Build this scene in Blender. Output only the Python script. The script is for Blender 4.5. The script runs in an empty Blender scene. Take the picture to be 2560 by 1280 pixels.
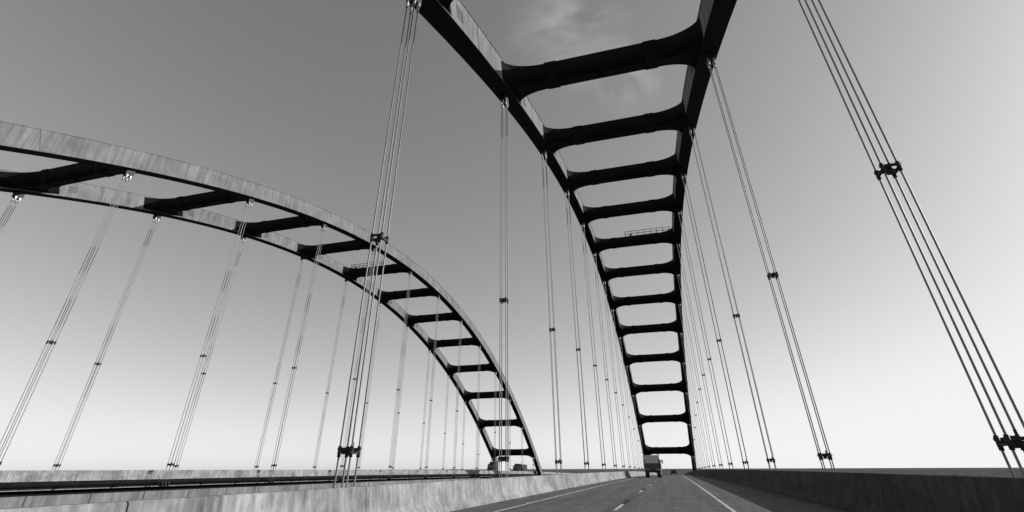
import bpy, bmesh, math, random
from mathutils import Vector, Matrix
random.seed(7)
scn=bpy.context.scene
scn.view_settings.view_transform='Standard'
scn.view_settings.look='None'
scn.view_settings.exposure=0
scn.view_settings.gamma=1

# ---------------------------------------------------------------- materials
def new_mat(name, base, rough=0.8, metal=0.0, var=0.0, scale=1.0, stretch=(1,1,1), var2=0.0, scale2=8.0, stretch2=(1,1,1), bump=0.0, bscale=20, spec=0.3):
    m=bpy.data.materials.new(name); m.use_nodes=True
    nt=m.node_tree; b=nt.nodes['Principled BSDF']
    b.inputs['Roughness'].default_value=rough
    b.inputs['Metallic'].default_value=metal
    b.inputs['Specular IOR Level'].default_value=spec
    b.inputs['Base Color'].default_value=(base,base,base,1)
    geo=nt.nodes.new('ShaderNodeNewGeometry')
    def noise(sc,st,det=6):
        mp=nt.nodes.new('ShaderNodeMapping'); mp.inputs['Scale'].default_value=st
        nt.links.new(geo.outputs['Position'],mp.inputs['Vector'])
        n=nt.nodes.new('ShaderNodeTexNoise'); n.inputs['Scale'].default_value=sc
        n.inputs['Detail'].default_value=det; n.inputs['Roughness'].default_value=0.65
        nt.links.new(mp.outputs['Vector'],n.inputs['Vector'])
        return n.outputs['Fac']
    def rng(sock,amp):
        r=nt.nodes.new('ShaderNodeMapRange')
        r.inputs['From Min'].default_value=0.3; r.inputs['From Max'].default_value=0.7
        r.inputs['To Min'].default_value=1-amp; r.inputs['To Max'].default_value=1+amp
        nt.links.new(sock,r.inputs['Value']); return r.outputs['Result']
    if var>0:
        v=rng(noise(scale,stretch),var)
        if var2>0:
            v2=rng(noise(scale2,stretch2),var2)
            mu=nt.nodes.new('ShaderNodeMath'); mu.operation='MULTIPLY'
            nt.links.new(v,mu.inputs[0]); nt.links.new(v2,mu.inputs[1]); v=mu.outputs[0]
        mm=nt.nodes.new('ShaderNodeMath'); mm.operation='MULTIPLY'
        mm.inputs[1].default_value=base; nt.links.new(v,mm.inputs[0])
        nt.links.new(mm.outputs[0],b.inputs['Base Color'])
    if bump>0:
        bn=nt.nodes.new('ShaderNodeBump'); bn.inputs['Strength'].default_value=bump
        bn.inputs['Distance'].default_value=0.02
        nt.links.new(noise(bscale,(1,1,1)),bn.inputs['Height'])
        nt.links.new(bn.outputs['Normal'],b.inputs['Normal'])
    return m
M_dark=new_mat('steel_shade_dark',0.010,0.8,0,0.35,0.6,(1,1,1),0.2,4,spec=0.05)  # near-black base puts shade into the colour of undersides and beam faces
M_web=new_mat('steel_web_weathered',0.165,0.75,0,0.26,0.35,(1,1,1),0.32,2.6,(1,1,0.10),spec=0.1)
M_cable=new_mat('galvanised_wire_rope',0.20,0.5,0.3,0.2,3,spec=0.4)
M_clamp=new_mat('clamp_iron',0.025,0.6,0.2,spec=0.3)
M_sock=new_mat('socket_zinc',0.45,0.4,0.4,spec=0.5)
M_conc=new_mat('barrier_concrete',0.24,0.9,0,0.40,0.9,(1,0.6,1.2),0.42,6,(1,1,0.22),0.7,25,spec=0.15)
M_concd=new_mat('shaded_barrier_concrete',0.06,0.9,0,0.32,1.6,(1,0.5,1),0.38,4.5,(1,1,0.35),0.6,30,spec=0.1)  # mottled concrete, base colour darkened to carry the shade on the right barrier
M_conc2=new_mat('slab_concrete',0.24,0.9,0,0.3,0.8,(1,1,1),0.3,4,(1,1,0.2),spec=0.2)
M_road=new_mat('worn_concrete_pavement',0.115,0.9,0,0.28,0.5,(2.4,0.08,1),0.30,5,(1,0.3,1),0.5,60,spec=0.15)
M_white=new_mat('road_paint_white',0.5,0.8,0,0.35,6,spec=0.2)
M_black=new_mat('contrast_paint_black',0.02,0.8,spec=0.2)
M_joint=new_mat('joint_sealant',0.03,0.9,spec=0.1)
M_ground=new_mat('marsh_ground',0.12,1,0,0.5,0.002,(1,1,1),0.4,0.02,spec=0.0)
M_forest=new_mat('forest_foliage',0.11,1,0,0.4,0.03,(1,1,1),spec=0.0)
M_water=new_mat('river_water',0.02,0.12,0,0.2,0.05,(1,1,1),0,8,(1,1,1),0.4,0.4,spec=0.5)
M_tyre=new_mat('tyre_rubber',0.015,0.9)
M_wpaint=new_mat('white_vehicle_paint',0.6,0.5,0,0.1,1.5)
M_gpaint=new_mat('grey_vehicle_paint',0.07,0.4,0,0.1,1)
M_dpaint=new_mat('dark_vehicle_paint',0.03,0.4)
M_glass=new_mat('vehicle_glass',0.02,0.1,spec=0.6)
M_lamp=new_mat('tail_lamp_lens',0.3,0.3)
M_tarp=new_mat('tarpaulin',0.5,0.85,0,0.2,2.5,(1,1,1),0.2,8)

# ---------------------------------------------------------------- helpers
def obj_from_bm(bm,name,mats,parent=None,smooth=False):
    bmesh.ops.recalc_face_normals(bm,faces=bm.faces)
    me=bpy.data.meshes.new(name); bm.to_mesh(me); bm.free()
    for m in mats: me.materials.append(m)
    if smooth:
        for p in me.polygons: p.use_smooth=True
    o=bpy.data.objects.new(name,me); scn.collection.objects.link(o)
    if parent: o.parent=parent
    return o
def empty(name):
    o=bpy.data.objects.new(name,None); scn.collection.objects.link(o); return o
def box(bm,c,s,mi=0,rot=None):
    hx,hy,hz=s[0]/2,s[1]/2,s[2]/2
    vs=[]
    for dx,dy,dz in [(-1,-1,-1),(1,-1,-1),(1,1,-1),(-1,1,-1),(-1,-1,1),(1,-1,1),(1,1,1),(-1,1,1)]:
        v=Vector((dx*hx,dy*hy,dz*hz))
        if rot is not None: v=rot@v
        vs.append(bm.verts.new(v+Vector(c)))
    for f in [(0,3,2,1),(4,5,6,7),(0,1,5,4),(1,2,6,5),(2,3,7,6),(3,0,4,7)]:
        fa=bm.faces.new([vs[i] for i in f]); fa.material_index=mi
def cyl(bm,a,b,r,n=8,mi=0,r2=None,cap=True):
    a=Vector(a);b=Vector(b);d=(b-a).normalized()
    if r2 is None: r2=r
    u=d.orthogonal().normalized(); w=d.cross(u)
    A=[];B=[]
    for i in range(n):
        t=2*math.pi*i/n; o=u*math.cos(t)+w*math.sin(t)
        A.append(bm.verts.new(a+o*r)); B.append(bm.verts.new(b+o*r2))
    for i in range(n):
        f=bm.faces.new([A[i],A[(i+1)%n],B[(i+1)%n],B[i]]); f.material_index=mi; f.smooth=True
    if cap:
        bm.faces.new(A[::-1]).material_index=mi; bm.faces.new(B).material_index=mi

# ---------------------------------------------------------------- geometry of the crossing
G=0.003; C=3.3e-5
def rz(y):
    if y<-100: return rz(-100)+(y+100)*(G+2*C*100)
    if y>400: return rz(400)+(y-400)*(G-2*C*400)
    return G*y-C*y*y
YC=94.0; H=41.4; K=0.00279; SP=15.9
def az(y): return H-K*(y-YC)**2
def frame(y):
    t=Vector((0,1,-2*K*(y-YC))).normalized()
    n=Vector((0,-t.z,t.y))
    return Vector((0,y,az(y))),t,n
JO=[YC+SP*(k-5) for k in range(-2,13)]
RW=1.3; RD=2.05; BT=1.7; BW=1.4
def ysamples(a,b,step):
    n=max(1,int(math.ceil((b-a)/step))); return [a+(b-a)*i/n for i in range(n+1)]
def ribbon(bm,x0,x1,y0,y1,zo,mi=0,step=4):
    prev=None
    for y in ysamples(y0,y1,step):
        p=(bm.verts.new((x0,y,rz(y)+zo)),bm.verts.new((x1,y,rz(y)+zo)))
        if prev: bm.faces.new([prev[0],prev[1],p[1],p[0]]).material_index=mi
        prev=p
def sweep(bm,prof,y0,y1,step,mi=0,mis=None):
    prev=None;n=len(prof)
    for y in ysamples(y0,y1,step):
        p=[bm.verts.new((x,y,rz(y)+z)) for x,z in prof]
        if prev:
            for i in range(n):
                f=bm.faces.new([prev[i],prev[(i+1)%n],p[(i+1)%n],p[i]]); f.material_index=mis[i] if mis else mi
        else: bm.faces.new(p).material_index=mi
        prev=p
    bm.faces.new(prev[::-1]).material_index=mi

def rib(bm,xc,inner):
    def sw(x0,x1,n0,n1,mis):
        prev=None
        for y in ysamples(-31,219,3):
            c,t,n=frame(y)
            P=[(x0,n0),(x1,n0),(x1,n1),(x0,n1)]
            p=[bm.verts.new(Vector((xc+a,0,0))+c+n*b) for a,b in P]
            if prev:
                for i in range(4):
                    f=bm.faces.new([prev[i],prev[(i+1)%4],p[(i+1)%4],p[i]]); f.material_index=mis[i]
            else: bm.faces.new(p)
            prev=p
        bm.faces.new(prev[::-1])
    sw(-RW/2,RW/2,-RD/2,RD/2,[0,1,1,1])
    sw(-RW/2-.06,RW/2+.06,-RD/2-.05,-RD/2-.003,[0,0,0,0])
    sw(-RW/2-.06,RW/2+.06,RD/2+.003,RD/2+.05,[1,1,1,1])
    for k in range(len(JO)-1):
        y=JO[k]+SP*0.5
        c,t,n=frame(y); R=Matrix((Vector((1,0,0)),t,n)).transposed()
        for s in (-1,1):
            box(bm,Vector((xc+s*(RW/2+.015),0,0))+c,(.03,.9,RD-.12),1,R)
        box(bm,Vector((xc,0,0))+c-n*(RD/2+.068),(RW*.8,.9,.03),0,R)
        # field of drain / access perforations above each joint, on the inner web
        y=JO[k]+4.3
        c,t,n=frame(y); R=Matrix((Vector((1,0,0)),t,n)).transposed()
        for i in range(7):
            for j in range(5):
                box(bm,Vector((xc+inner*(RW/2+.004),0,0))+c+t*(i-3)*.16+n*(j-2)*.18,(.012,.08,.09),0,R)

def crossbeam(bm,xl,xr,y):
    c,t,n=frame(y)
    xa=xl+RW/2+.003; xb=xr-RW/2-.003
    RX,RS=3.0,2.4
    xs=[]
    N=12
    for i in range(N+1):
        d=RX*(1-math.cos(i/N*math.pi/2)); xs.append(d)
    def h(d):
        q=max(0,1-((RX-d)/RX)**2) if d<RX else 1
        return BW/2+RS*(1-math.sqrt(q))
    L=xb-xa
    ds=[(xa+d,h(d)) for d in xs]+[(xb-d,h(d)) for d in reversed(xs)]
    top=[];bot=[]
    for s in (1,-1):
        r1=[];r2=[]
        for x,hh in ds:
            y2=hh*s
            sag=-K*y2*y2
            base=Vector((x,0,0))+c+t*y2+n*sag
            r1.append(bm.verts.new(base+n*BT/2)); r2.append(bm.verts.new(base-n*BT/2))
        top.append(r1);bot.append(r2)
    m=len(ds)
    for i in range(m-1):
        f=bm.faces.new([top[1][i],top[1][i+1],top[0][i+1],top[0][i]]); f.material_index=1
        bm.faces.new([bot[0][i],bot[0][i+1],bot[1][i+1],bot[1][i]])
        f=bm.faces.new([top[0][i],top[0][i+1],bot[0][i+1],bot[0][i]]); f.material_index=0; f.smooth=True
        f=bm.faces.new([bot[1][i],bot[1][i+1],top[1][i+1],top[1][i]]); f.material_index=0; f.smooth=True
    R=Matrix((Vector((1,0,0)),t,n)).transposed()
    for fx in (0.235,0.765):
        cc=Vector((xa+L*fx,0,0))+c
        box(bm,cc,(1.0,BW+.10,BT+.10),0,R)
    box(bm,Vector(((xa+xb)/2,0,0))+c-n*(BT/2+.06),(.5,.25,.12),0,R)

def hangers(bmC,bmK,x):
    for y in JO:
        zt=az(y)-RD/2*1.05; zb=rz(y)-.3
        if zt-zb<4: continue
        q=.20
        for dx in (-q,q):
            for dy in (-q,q):
                cyl(bmC,(x+dx,y+dy,zb),(x+dx,y+dy,zt-.9),.028,8,0,cap=False)
                cyl(bmK,(x+dx,y+dy,zt-1.4),(x+dx,y+dy,zt-.75),.06,8,1,r2=.09)
                cyl(bmK,(x+dx,y+dy,zb),(x+dx,y+dy,zb+.6),.10,8,0,r2=.07)
            box(bmK,(x+dx,y,zt-.30),(.05,.85,1.0),0)
            box(bmK,(x+dx,y-.2,zt-.85),(.14,.14,.2),1)
            box(bmK,(x+dx,y+.2,zt-.85),(.14,.14,.2),1)
        for zc in (az(y)*.365, rz(y)+1.65):
            if zt-zc<3: continue
            for s in (-q,q):
                box(bmK,(x+s,y,zc),(.06,.52,.07),0)
                box(bmK,(x,y+s,zc+.10),(.52,.06,.07),0)
                cyl(bmK,(x+s,y-q,zc-.12),(x+s,y-q,zc+.18),.052,8,0)
                cyl(bmK,(x+s,y+q,zc-.12),(x+s,y+q,zc+.18),.052,8,0)
            box(bmK,(x,y,zc+.04),(.14,.14,.24),0)
            cyl(bmK,(x-.34,y,zc+.05),(x+.34,y,zc+.05),.022,6,0)
            cyl(bmK,(x+.1,y,zc+.05),(x+.1,y,zc+.28),.035,6,0)

def railing(bm,x0,x1,y):
    c,t,n=frame(y); zb=c.z+BT/2
    for yo in (-.6,.6):
        for z in (.55,1.1): cyl(bm,(x0,y+yo,zb+z),(x1,y+yo,zb+z),.05,6)
        k=7
        for i in range(k+1):
            xx=x0+(x1-x0)*i/k
            cyl(bm,(xx,y+yo,zb-.05),(xx,y+yo,zb+1.1),.05,6)
    for xx in (x0,x1):
        for z in (.55,1.1): cyl(bm,(xx,y-.6,zb+z),(xx,y+.6,zb+z),.05,6)
    box(bm,(x0+(x1-x0)*.12,y,zb+.35),(.35,.35,.6))

def bridge(xc,rail):
    root=empty('arch_bridge')
    xl,xr=xc-8.25,xc+8.25
    for nm,x,inn in (('west_arch_rib',xl,1),('east_arch_rib',xr,-1)):
        bm=bmesh.new(); rib(bm,x,inn); obj_from_bm(bm,nm,[M_dark,M_web],root)
    bm=bmesh.new()
    for y in JO: crossbeam(bm,xl,xr,y)
    obj_from_bm(bm,'cross_beams',[M_dark,M_web],root)
    b1=bmesh.new(); b2=bmesh.new()
    for x in (xl,xr): hangers(b1,b2,x)
    obj_from_bm(b1,'hanger_cables',[M_cable],root); obj_from_bm(b2,'cable_clamps',[M_clamp,M_sock],root)
    bm=bmesh.new(); W=xr-xl
    railing(bm,xl+W*rail[0],xl+W*rail[1],JO[7]); obj_from_bm(bm,'inspection_railing',[M_clamp],root)
    bm=bmesh.new()
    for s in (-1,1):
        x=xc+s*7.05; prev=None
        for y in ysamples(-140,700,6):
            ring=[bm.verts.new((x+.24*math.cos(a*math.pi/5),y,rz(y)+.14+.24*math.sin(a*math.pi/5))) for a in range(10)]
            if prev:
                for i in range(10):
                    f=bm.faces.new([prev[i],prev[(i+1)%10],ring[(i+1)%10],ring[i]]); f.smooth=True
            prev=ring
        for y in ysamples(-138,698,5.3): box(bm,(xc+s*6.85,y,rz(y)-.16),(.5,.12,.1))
    obj_from_bm(bm,'shadow_line_tubes',[M_dark],root)  # added dark tubes, standing in for the shadow line below the barriers
    bm=bmesh.new()
    for x in (xl,xr):
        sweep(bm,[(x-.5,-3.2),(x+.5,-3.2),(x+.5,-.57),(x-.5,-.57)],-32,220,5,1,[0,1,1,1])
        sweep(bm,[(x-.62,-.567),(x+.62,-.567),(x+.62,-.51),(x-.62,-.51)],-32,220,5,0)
        for y in ysamples(-30,218,5.3): 
            for s in (-1,1): box(bm,(x+s*.53,y,rz(y)-1.89),(.06,.12,2.6),1)
    for y in ysamples(-30,218,5.3):
        box(bm,(xc,y,rz(y)-1.5),(15.4,.45,1.9),0)
    for dx in (-5,-2.5,0,2.5,5):
        sweep(bm,[(xc+dx-.2,-1.3),(xc+dx+.2,-1.3),(xc+dx+.2,-.305),(xc+dx-.2,-.305)],-140,1100,10,0)
    obj_from_bm(bm,'tie_girders_and_floor_beams',[M_dark,M_web],root)
    bm=bmesh.new()
    sweep(bm,[(xc-6.75,-.30),(xc+6.75,-.30),(xc+6.75,-.012),(xc-6.75,-.012)],-140,1100,5,0)
    obj_from_bm(bm,'deck_slab',[M_conc2],root)
    bm=bmesh.new()
    for y in (-120,-76,-33,221,265,310,360,410,470,530,590,650,720,800,900,1000):
        t=rz(y); zt=t-(3.3 if -40<y<230 else 1.35)
        box(bm,(xc,y,zt-1.0),(18.5 if -40<y<230 else 13,2.6,2.0))
        for s in (-1,1):
            cyl(bm,(xc+s*(8 if -40<y<230 else 4.2),y,-41),(xc+s*(8 if -40<y<230 else 4.2),y,zt-2.0),1.3,16)
    obj_from_bm(bm,'piers',[M_conc2],root)
    return root

XC1=-1.05; XC2=-59.25
bridge(XC1,(.40,.93)); bridge(XC2,(0.06,.55))

# ---------------------------------------------------------------- roads
def road(xc,dash_phase):
    bm=bmesh.new(); ribbon(bm,xc-6.25,xc+6.25,-140,1100,0,0,3)
    r=obj_from_bm(bm,'road',[M_road])
    bm=bmesh.new()
    xr=xc+2.70; xm=xc-1.03; xl=xc-4.72
    for x in (xr,xl): ribbon(bm,x-.06,x+.06,-140,1100,.004,0,3)
    y=-140+dash_phase
    while y<700:
        ribbon(bm,xm-.06,xm+.06,y,y+3.05,.008,0,1.1)
        ribbon(bm,xm-.10,xm+.10,y+3.052,y+6.1,.004,1,1.1)
        box(bm,(xm,y+9.6,rz(y+9.6)+.012),(.10,.10,.02),0)
        y+=14.0
    y=-20
    while y<260:
        for x in (xr+.22,xl-.22):
            box(bm,(x,y,rz(y)+.012),(.09,.09,.02),0)
        y+=6.1
    obj_from_bm(bm,'lane_markings',[M_white,M_black],r)
    bm=bmesh.new()
    y=-138+9
    while y<500:
        ribbon(bm,xc-6.2,xc+6.2,y,y+.04,.002,0,1)
        y+=SP/2
    for x in (xc-1.2,):
        ribbon(bm,x-.01,x+.01,-140,500,.0025,0,3)
    y=-20.0
    while y<220:
        ribbon(bm,xc-6.15,xc-5.9,y,y+.5,.003,0,.5); y+=5.3
    obj_from_bm(bm,'pavement_joints',[M_joint],r)
    return r
road(XC1,5.5); road(XC2,0)

def barrier(xf,side,h,mat):
    bm=bmesh.new()
    y=-140.0; seg=6.36
    while y<1095:
        s=side
        j=random.uniform(-.006,.006)
        prof=[(xf,.002),(xf,.08),(xf+s*.16,.30),(xf+s*(.22+j),h-.03),(xf+s*(.25+j),h),(xf+s*.42,h),(xf+s*.45,h-.03),(xf+s*.47,.002)]
        sweep(bm,prof,y+.012,y+seg-.012,3.2)
        y+=seg
    return obj_from_bm(bm,'concrete_barrier',[mat])
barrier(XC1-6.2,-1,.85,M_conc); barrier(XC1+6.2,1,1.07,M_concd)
barrier(XC2-6.2,-1,.95,M_conc); barrier(XC2+6.2,1,1.2,M_conc)

# ---------------------------------------------------------------- ground, river, forest
bm=bmesh.new()
vs=[bm.verts.new(p) for p in [(-60000,-60000,-41),(60000,-60000,-41),(60000,90000,-41),(-60000,90000,-41)]]
bm.faces.new(vs); obj_from_bm(bm,'ground',[M_ground])
bm=bmesh.new()
vs=[bm.verts.new(p) for p in [(-5000,-20,-40.9),(5000,10,-40.9),(5000,200,-40.9),(-5000,190,-40.9)]]
bm.faces.new(vs); obj_from_bm(bm,'river',[M_water])
bm=bmesh.new()
for (x0,x1,y0,y1,st) in ((-1500,1500,230,1500,24),(-9000,9000,1500,9000,75)):
    nx=int((x1-x0)/st); ny=int((y1-y0)/st); g=[]
    for j in range(ny+1):
        row=[]
        for i in range(nx+1):
            x=x0+(x1-x0)*i/nx+random.uniform(-.4,.4)*st; y=y0+(y1-y0)*j/ny+random.uniform(-.4,.4)*st
            edge=i in(0,nx) or j in (0,ny)
            clear=(abs(x-XC1)<16 or abs(x-XC2)<16) and y<1500
            z=-41.5 if (edge or clear) else -41+random.uniform(4,15)
            row.append(bm.verts.new((x,y,z)))
        g.append(row)
    for j in range(ny):
        for i in range(nx): bm.faces.new([g[j][i],g[j][i+1],g[j+1][i+1],g[j+1][i]])
obj_from_bm(bm,'forest',[M_forest])

# ---------------------------------------------------------------- vehicles (local: front = +Y)
def wheel(bm,x,y,r,w,mi,mh):
    cyl(bm,(x-w/2,y,r),(x+w/2,y,r),r,18,mi); cyl(bm,(x-w/2-.01,y,r),(x+w/2+.01,y,r),r*.55,14,mh)
def place(o,x,y,flip=False):
    o.location=(x,y,rz(y)+.01); s=(rz(y+1)-rz(y-1))/2
    o.rotation_euler=(math.atan(s)*(-1 if flip else 1),0,math.pi if flip else 0)
def car(name,x,y,paint,flip=False,suv=False):
    root=empty(name); hh=1.75 if suv else 1.45
    prof=[(-2.3,.35),(-2.3,.85),(-2.15,1.0),(-1.75 if not suv else -2.1,1.02),(-1.15 if not suv else -1.9,hh),(.35,hh),(1.05,1.0),(2.1,.85),(2.3,.65),(2.3,.35)]
    bm=bmesh.new(); rows=[]
    for xx,ins in ((-.9,1),(-.86,0),(.86,0),(.9,1)):
        r=[]
        for (yy,zz) in prof:
            tap=.16 if zz>1.05 else 0
            k=xx-math.copysign(tap,xx)
            r.append(bm.verts.new((k,yy*(0.985 if ins else 1),zz-(.02 if ins and zz>.5 else 0))))
        rows.append(r)
    n=len(prof)
    for a,b in zip(rows,rows[1:]):
        for i in range(n): bm.faces.new([a[i],a[(i+1)%n],b[(i+1)%n],b[i]])
    bm.faces.new(rows[0]); bm.faces.new(rows[-1][::-1])
    obj_from_bm(bm,'body',[paint],root)
    bm=bmesh.new()
    for s in (-1,1):
        q=[(s*.885,-1.6,1.03),(s*.885,.85,1.03),(s*.77,.3,hh-.09),(s*.77,-1.1,hh-.09)]
        bm.faces.new([bm.verts.new(p) for p in q])
    ya=-1.75 if not suv else -2.1; yb=-1.15 if not suv else -1.9
    for (y0,z0,y1,z1) in ((ya-.02,1.06,yb-.03,hh-.06),(1.03,1.04,.40,hh-.05)):
        bm.faces.new([bm.verts.new(p) for p in ((-.8,y0,z0+.02),(.8,y0,z0+.02),(.66,y1,z1),(-.66,y1,z1))])
    obj_from_bm(bm,'windows',[M_glass],root)
    bm=bmesh.new()
    for s in (-1,1):
        for yy in (-1.4,1.45): wheel(bm,s*.8,yy,.33,.22,0,1)
    obj_from_bm(bm,'wheels',[M_tyre,M_sock],root)
    bm=bmesh.new()
    for s in (-1,1):
        box(bm,(s*.72,-2.31,.78),(.28,.05,.16)); box(bm,(s*.7,2.27,.66),(.32,.08,.14))
    obj_from_bm(bm,'lamps',[M_lamp],root)
    place(root,x,y,flip); return root

def dump_truck(x,y):
    root=empty('dump_truck')
    bm=bmesh.new()
    box(bm,(0,0,1.85),(2.42,5.6,1.25),0)
    for s in (-1,1):
        for i in range(6): box(bm,(s*1.25,-2.5+i*1.0,1.85),(.08,.14,1.25),0)
        box(bm,(s*1.14,-2.85,1.85),(.14,.12,1.3),0)
    box(bm,(0,-2.86,1.28),(2.4,.12,.12),0); box(bm,(0,-2.84,1.9),(2.2,.06,.08),0)
    obj_from_bm(bm,'load_body',[M_gpaint],root)
    bm=bmesh.new()
    prof=[(-1.24,2.48),(1.24,2.48),(1.24,3.0),(1.0,3.10),(-1.0,3.10),(-1.24,3.0)]
    A=[bm.verts.new((a,-2.84,b)) for a,b in prof];B=[bm.verts.new((a,2.8,b)) for a,b in prof]
    for i in range(6): bm.faces.new([A[i],A[(i+1)%6],B[(i+1)%6],B[i]])
    bm.faces.new(A);bm.faces.new(B[::-1])
    box(bm,(0,-2.89,2.22),(2.2,.03,.5),0)
    obj_from_bm(bm,'tarpaulin_cover',[M_tarp],root)
    bm=bmesh.new()
    box(bm,(0,.6,1.0),(1.0,8,.3),0)
    box(bm,(0,-2.75,.78),(2.3,.12,.16),0)
    for s in (-1,1):
        box(bm,(s*.85,-2.5,.62),(.6,.03,.65),0)
        box(bm,(s*1.0,-2.4,1.14),(.5,.8,.06),0)
    obj_from_bm(bm,'chassis_and_mudflaps',[M_dpaint],root)
    bm=bmesh.new()
    box(bm,(0,4.0,1.85),(2.3,1.7,1.9),0); box(bm,(0,5.4,1.35),(2.0,1.3,1.0),0)
    box(bm,(0,3.1,2.95),(2.2,.5,.15),0)
    obj_from_bm(bm,'cab',[M_wpaint],root)
    bm=bmesh.new()
    box(bm,(0,4.86,2.3),(2.0,.03,.7),0)
    for s in (-1,1): box(bm,(s*1.16,4.1,2.3),(.03,1.0,.6),0)
    obj_from_bm(bm,'cab_windows',[M_glass],root)
    bm=bmesh.new()
    for s in (-1,1):
        box(bm,(s*1.48,4.7,2.3),(.22,.08,.6),0); cyl(bm,(s*1.1,4.7,2.45),(s*1.48,4.7,2.45),.025,6)
    cyl(bm,(1.05,3.0,1.2),(1.05,3.0,3.35),.08,8)
    obj_from_bm(bm,'mirrors_and_stack',[M_dpaint],root)
    bm=bmesh.new()
    for s in (-1,1):
        for yy in (-1.9,-.6):
            wheel(bm,s*1.08,yy,.52,.26,0,1); wheel(bm,s*.78,yy,.52,.26,0,1)
        wheel(bm,s*1.02,5.0,.52,.3,0,1)
    obj_from_bm(bm,'wheels',[M_tyre,M_sock],root)
    bm=bmesh.new()
    for s in (-1,1):
        box(bm,(s*1.0,-2.93,1.12),(.26,.05,.14)); box(bm,(s*.66,-2.93,1.12),(.2,.05,.14))
    box(bm,(0,-2.93,1.05),(.34,.03,.17))
    obj_from_bm(bm,'tail_lamps_and_plate',[M_lamp],root)
    place(root,x,y); return root

def semi(x,y,paint,L=14.0,hh=3.95,name='semi_truck'):
    root=empty(name)
    bm=bmesh.new(); box(bm,(0,-L/2-.3,(hh+1.2)/2),(2.5,L,hh-1.2),0)
    for i in range(int(L)):
        for s in (-1,1): box(bm,(s*1.26,-.8-i,(hh+1.2)/2),(.03,.05,hh-1.3),0)
    obj_from_bm(bm,'trailer',[paint],root)
    bm=bmesh.new()
    box(bm,(0,1.8,2.1),(2.4,2.4,2.3),0); box(bm,(0,3.7,1.5),(2.0,1.6,1.2),0); box(bm,(0,1.2,3.45),(2.2,1.1,.6),0)
    box(bm,(0,4.55,.7),(2.4,.2,.4),0); box(bm,(0,-L/2,1.05),(1.0,L,.25),0)
    for s in (-1,1): cyl(bm,(s*1.2,.35,1),(s*1.2,.35,4.0),.08,8); box(bm,(s*1.4,2.7,2.5),(.2,.1,.6),0)
    obj_from_bm(bm,'cab',[M_dpaint],root)
    bm=bmesh.new(); box(bm,(0,3.02,2.6),(2.1,.04,.75),0)
    obj_from_bm(bm,'windscreen',[M_glass],root)
    bm=bmesh.new()
    for s in (-1,1):
        for yy in (3.7,.3,-1.0,-L+1.2,-L+2.5): wheel(bm,s*1.05,yy,.52,.3,0,1)
    obj_from_bm(bm,'wheels',[M_tyre,M_sock],root)
    place(root,x,y,True); return root

dump_truck(-3.25,94)
car('car',-.2,185,M_dpaint)
car('car',-57.4,141,M_dpaint,True)
semi(-57.4,177,M_wpaint)
semi(-57.6,208,M_dpaint,8,3.6,'box_truck')
car('suv',-61,250,M_dpaint,True,True)

# ---------------------------------------------------------------- light
EL=math.radians(20.5); AZ=math.radians(65)
sd=Vector((math.cos(EL)*math.sin(AZ),math.cos(EL)*math.cos(AZ),math.sin(EL)))
sl=bpy.data.lights.new('sun','SUN'); sl.energy=4.9; sl.angle=math.radians(.5); sl.color=(1,.995,.985)
so=bpy.data.objects.new('sun',sl); scn.collection.objects.link(so); so.rotation_euler=sd.to_track_quat('Z','Y').to_euler()
w=bpy.data.worlds.new('World'); scn.world=w; w.use_nodes=True
nt=w.node_tree; bg=nt.nodes['Background']; bg.inputs['Strength'].default_value=0.10
sky=nt.nodes.new('ShaderNodeTexSky'); sky.sky_type='NISHITA'; sky.sun_disc=False
sky.sun_elevation=EL; sky.sun_rotation=AZ; sky.altitude=0; sky.air_density=1; sky.dust_density=0.6; sky.ozone_density=1
sep=nt.nodes.new('ShaderNodeSeparateColor'); nt.links.new(sky.outputs['Color'],sep.inputs['Color'])
mp_=nt.nodes.new('ShaderNodeMath'); mp_.operation='POWER'; mp_.inputs[1].default_value=0.80
nt.links.new(sep.outputs['Red'],mp_.inputs[0])
m0=nt.nodes.new('ShaderNodeMath'); m0.operation='MULTIPLY'; m0.inputs[1].default_value=2.5
nt.links.new(mp_.outputs[0],m0.inputs[0])
m1=nt.nodes.new('ShaderNodeMath'); m1.operation='SMOOTH_MIN'; m1.inputs[1].default_value=9.0; m1.inputs[2].default_value=5.0
nt.links.new(m0.outputs[0],m1.inputs[0])
tc=nt.nodes.new('ShaderNodeTexCoord')
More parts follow.
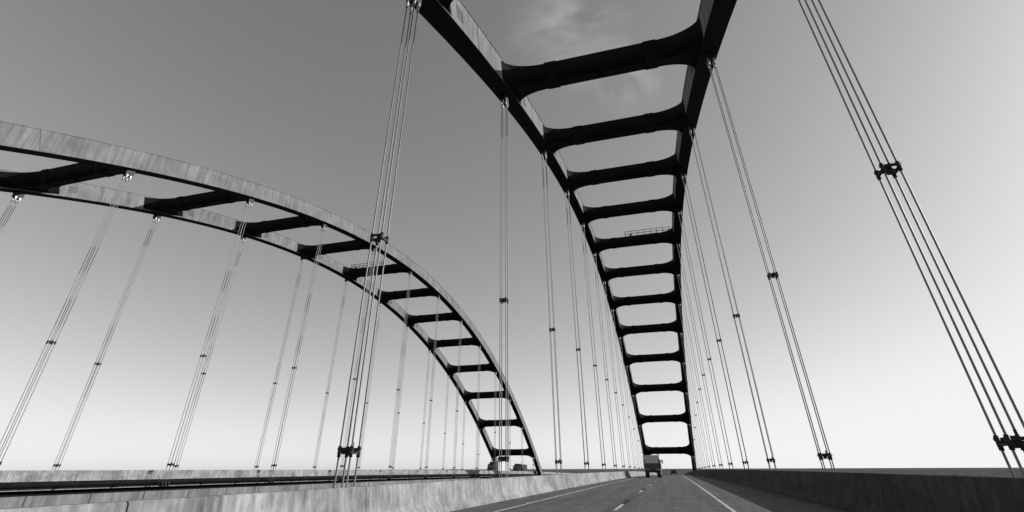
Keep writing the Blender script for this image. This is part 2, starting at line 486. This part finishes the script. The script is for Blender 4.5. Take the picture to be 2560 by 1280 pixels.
def cloud(d,rad,amt,st,prev):
    vm=nt.nodes.new('ShaderNodeVectorMath'); vm.operation='DISTANCE'
    nt.links.new(tc.outputs['Generated'],vm.inputs[0]); vm.inputs[1].default_value=Vector(d).normalized()
    mr=nt.nodes.new('ShaderNodeMapRange'); mr.interpolation_type='SMOOTHSTEP'
    mr.inputs['From Min'].default_value=0; mr.inputs['From Max'].default_value=rad
    mr.inputs['To Min'].default_value=1; mr.inputs['To Max'].default_value=0
    nt.links.new(vm.outputs['Value'],mr.inputs['Value'])
    mp=nt.nodes.new('ShaderNodeMapping'); mp.inputs['Scale'].default_value=st
    nt.links.new(tc.outputs['Generated'],mp.inputs['Vector'])
    n=nt.nodes.new('ShaderNodeTexNoise'); n.inputs['Scale'].default_value=5; n.inputs['Detail'].default_value=4; n.inputs['Distortion'].default_value=.6
    nt.links.new(mp.outputs['Vector'],n.inputs['Vector'])
    m2=nt.nodes.new('ShaderNodeMapRange'); m2.inputs['From Min'].default_value=.4; m2.inputs['From Max'].default_value=.8; m2.inputs['To Max'].default_value=amt
    nt.links.new(n.outputs['Fac'],m2.inputs['Value'])
    mu=nt.nodes.new('ShaderNodeMath'); mu.operation='MULTIPLY'
    nt.links.new(mr.outputs['Result'],mu.inputs[0]); nt.links.new(m2.outputs['Result'],mu.inputs[1])
    ad=nt.nodes.new('ShaderNodeMath'); ad.operation='ADD'
    nt.links.new(mu.outputs[0],ad.inputs[0]); nt.links.new(prev,ad.inputs[1]); return ad.outputs[0]
o=cloud((-.074,.676,.733),.15,2.8,(1.2,3,3),m1.outputs[0])
o=cloud((.024,.746,.666),.09,2.8,(3,1.5,2),o)
nt.links.new(o,bg.inputs['Color'])

# ---------------------------------------------------------------- camera
cd=bpy.data.cameras.new('camera'); cam=bpy.data.objects.new('camera',cd); scn.collection.objects.link(cam)
ZM=1; CX,CY=1280,640
cd.sensor_width=36; cd.lens=36*1209/2560*ZM; cd.shift_y=-(CY-475)*ZM/2560; cd.shift_x=(CX-1272)*ZM/2560
cd.clip_start=.05; cd.clip_end=200000
cam.location=(0,0,1.25)
R=Matrix.Rotation(math.radians(16.38),3,'Z')@Matrix.Rotation(math.radians(90+29.98),3,'X')@Matrix.Rotation(math.radians(-0.2),3,'Z')
cam.rotation_euler=R.to_euler()
scn.camera=cam
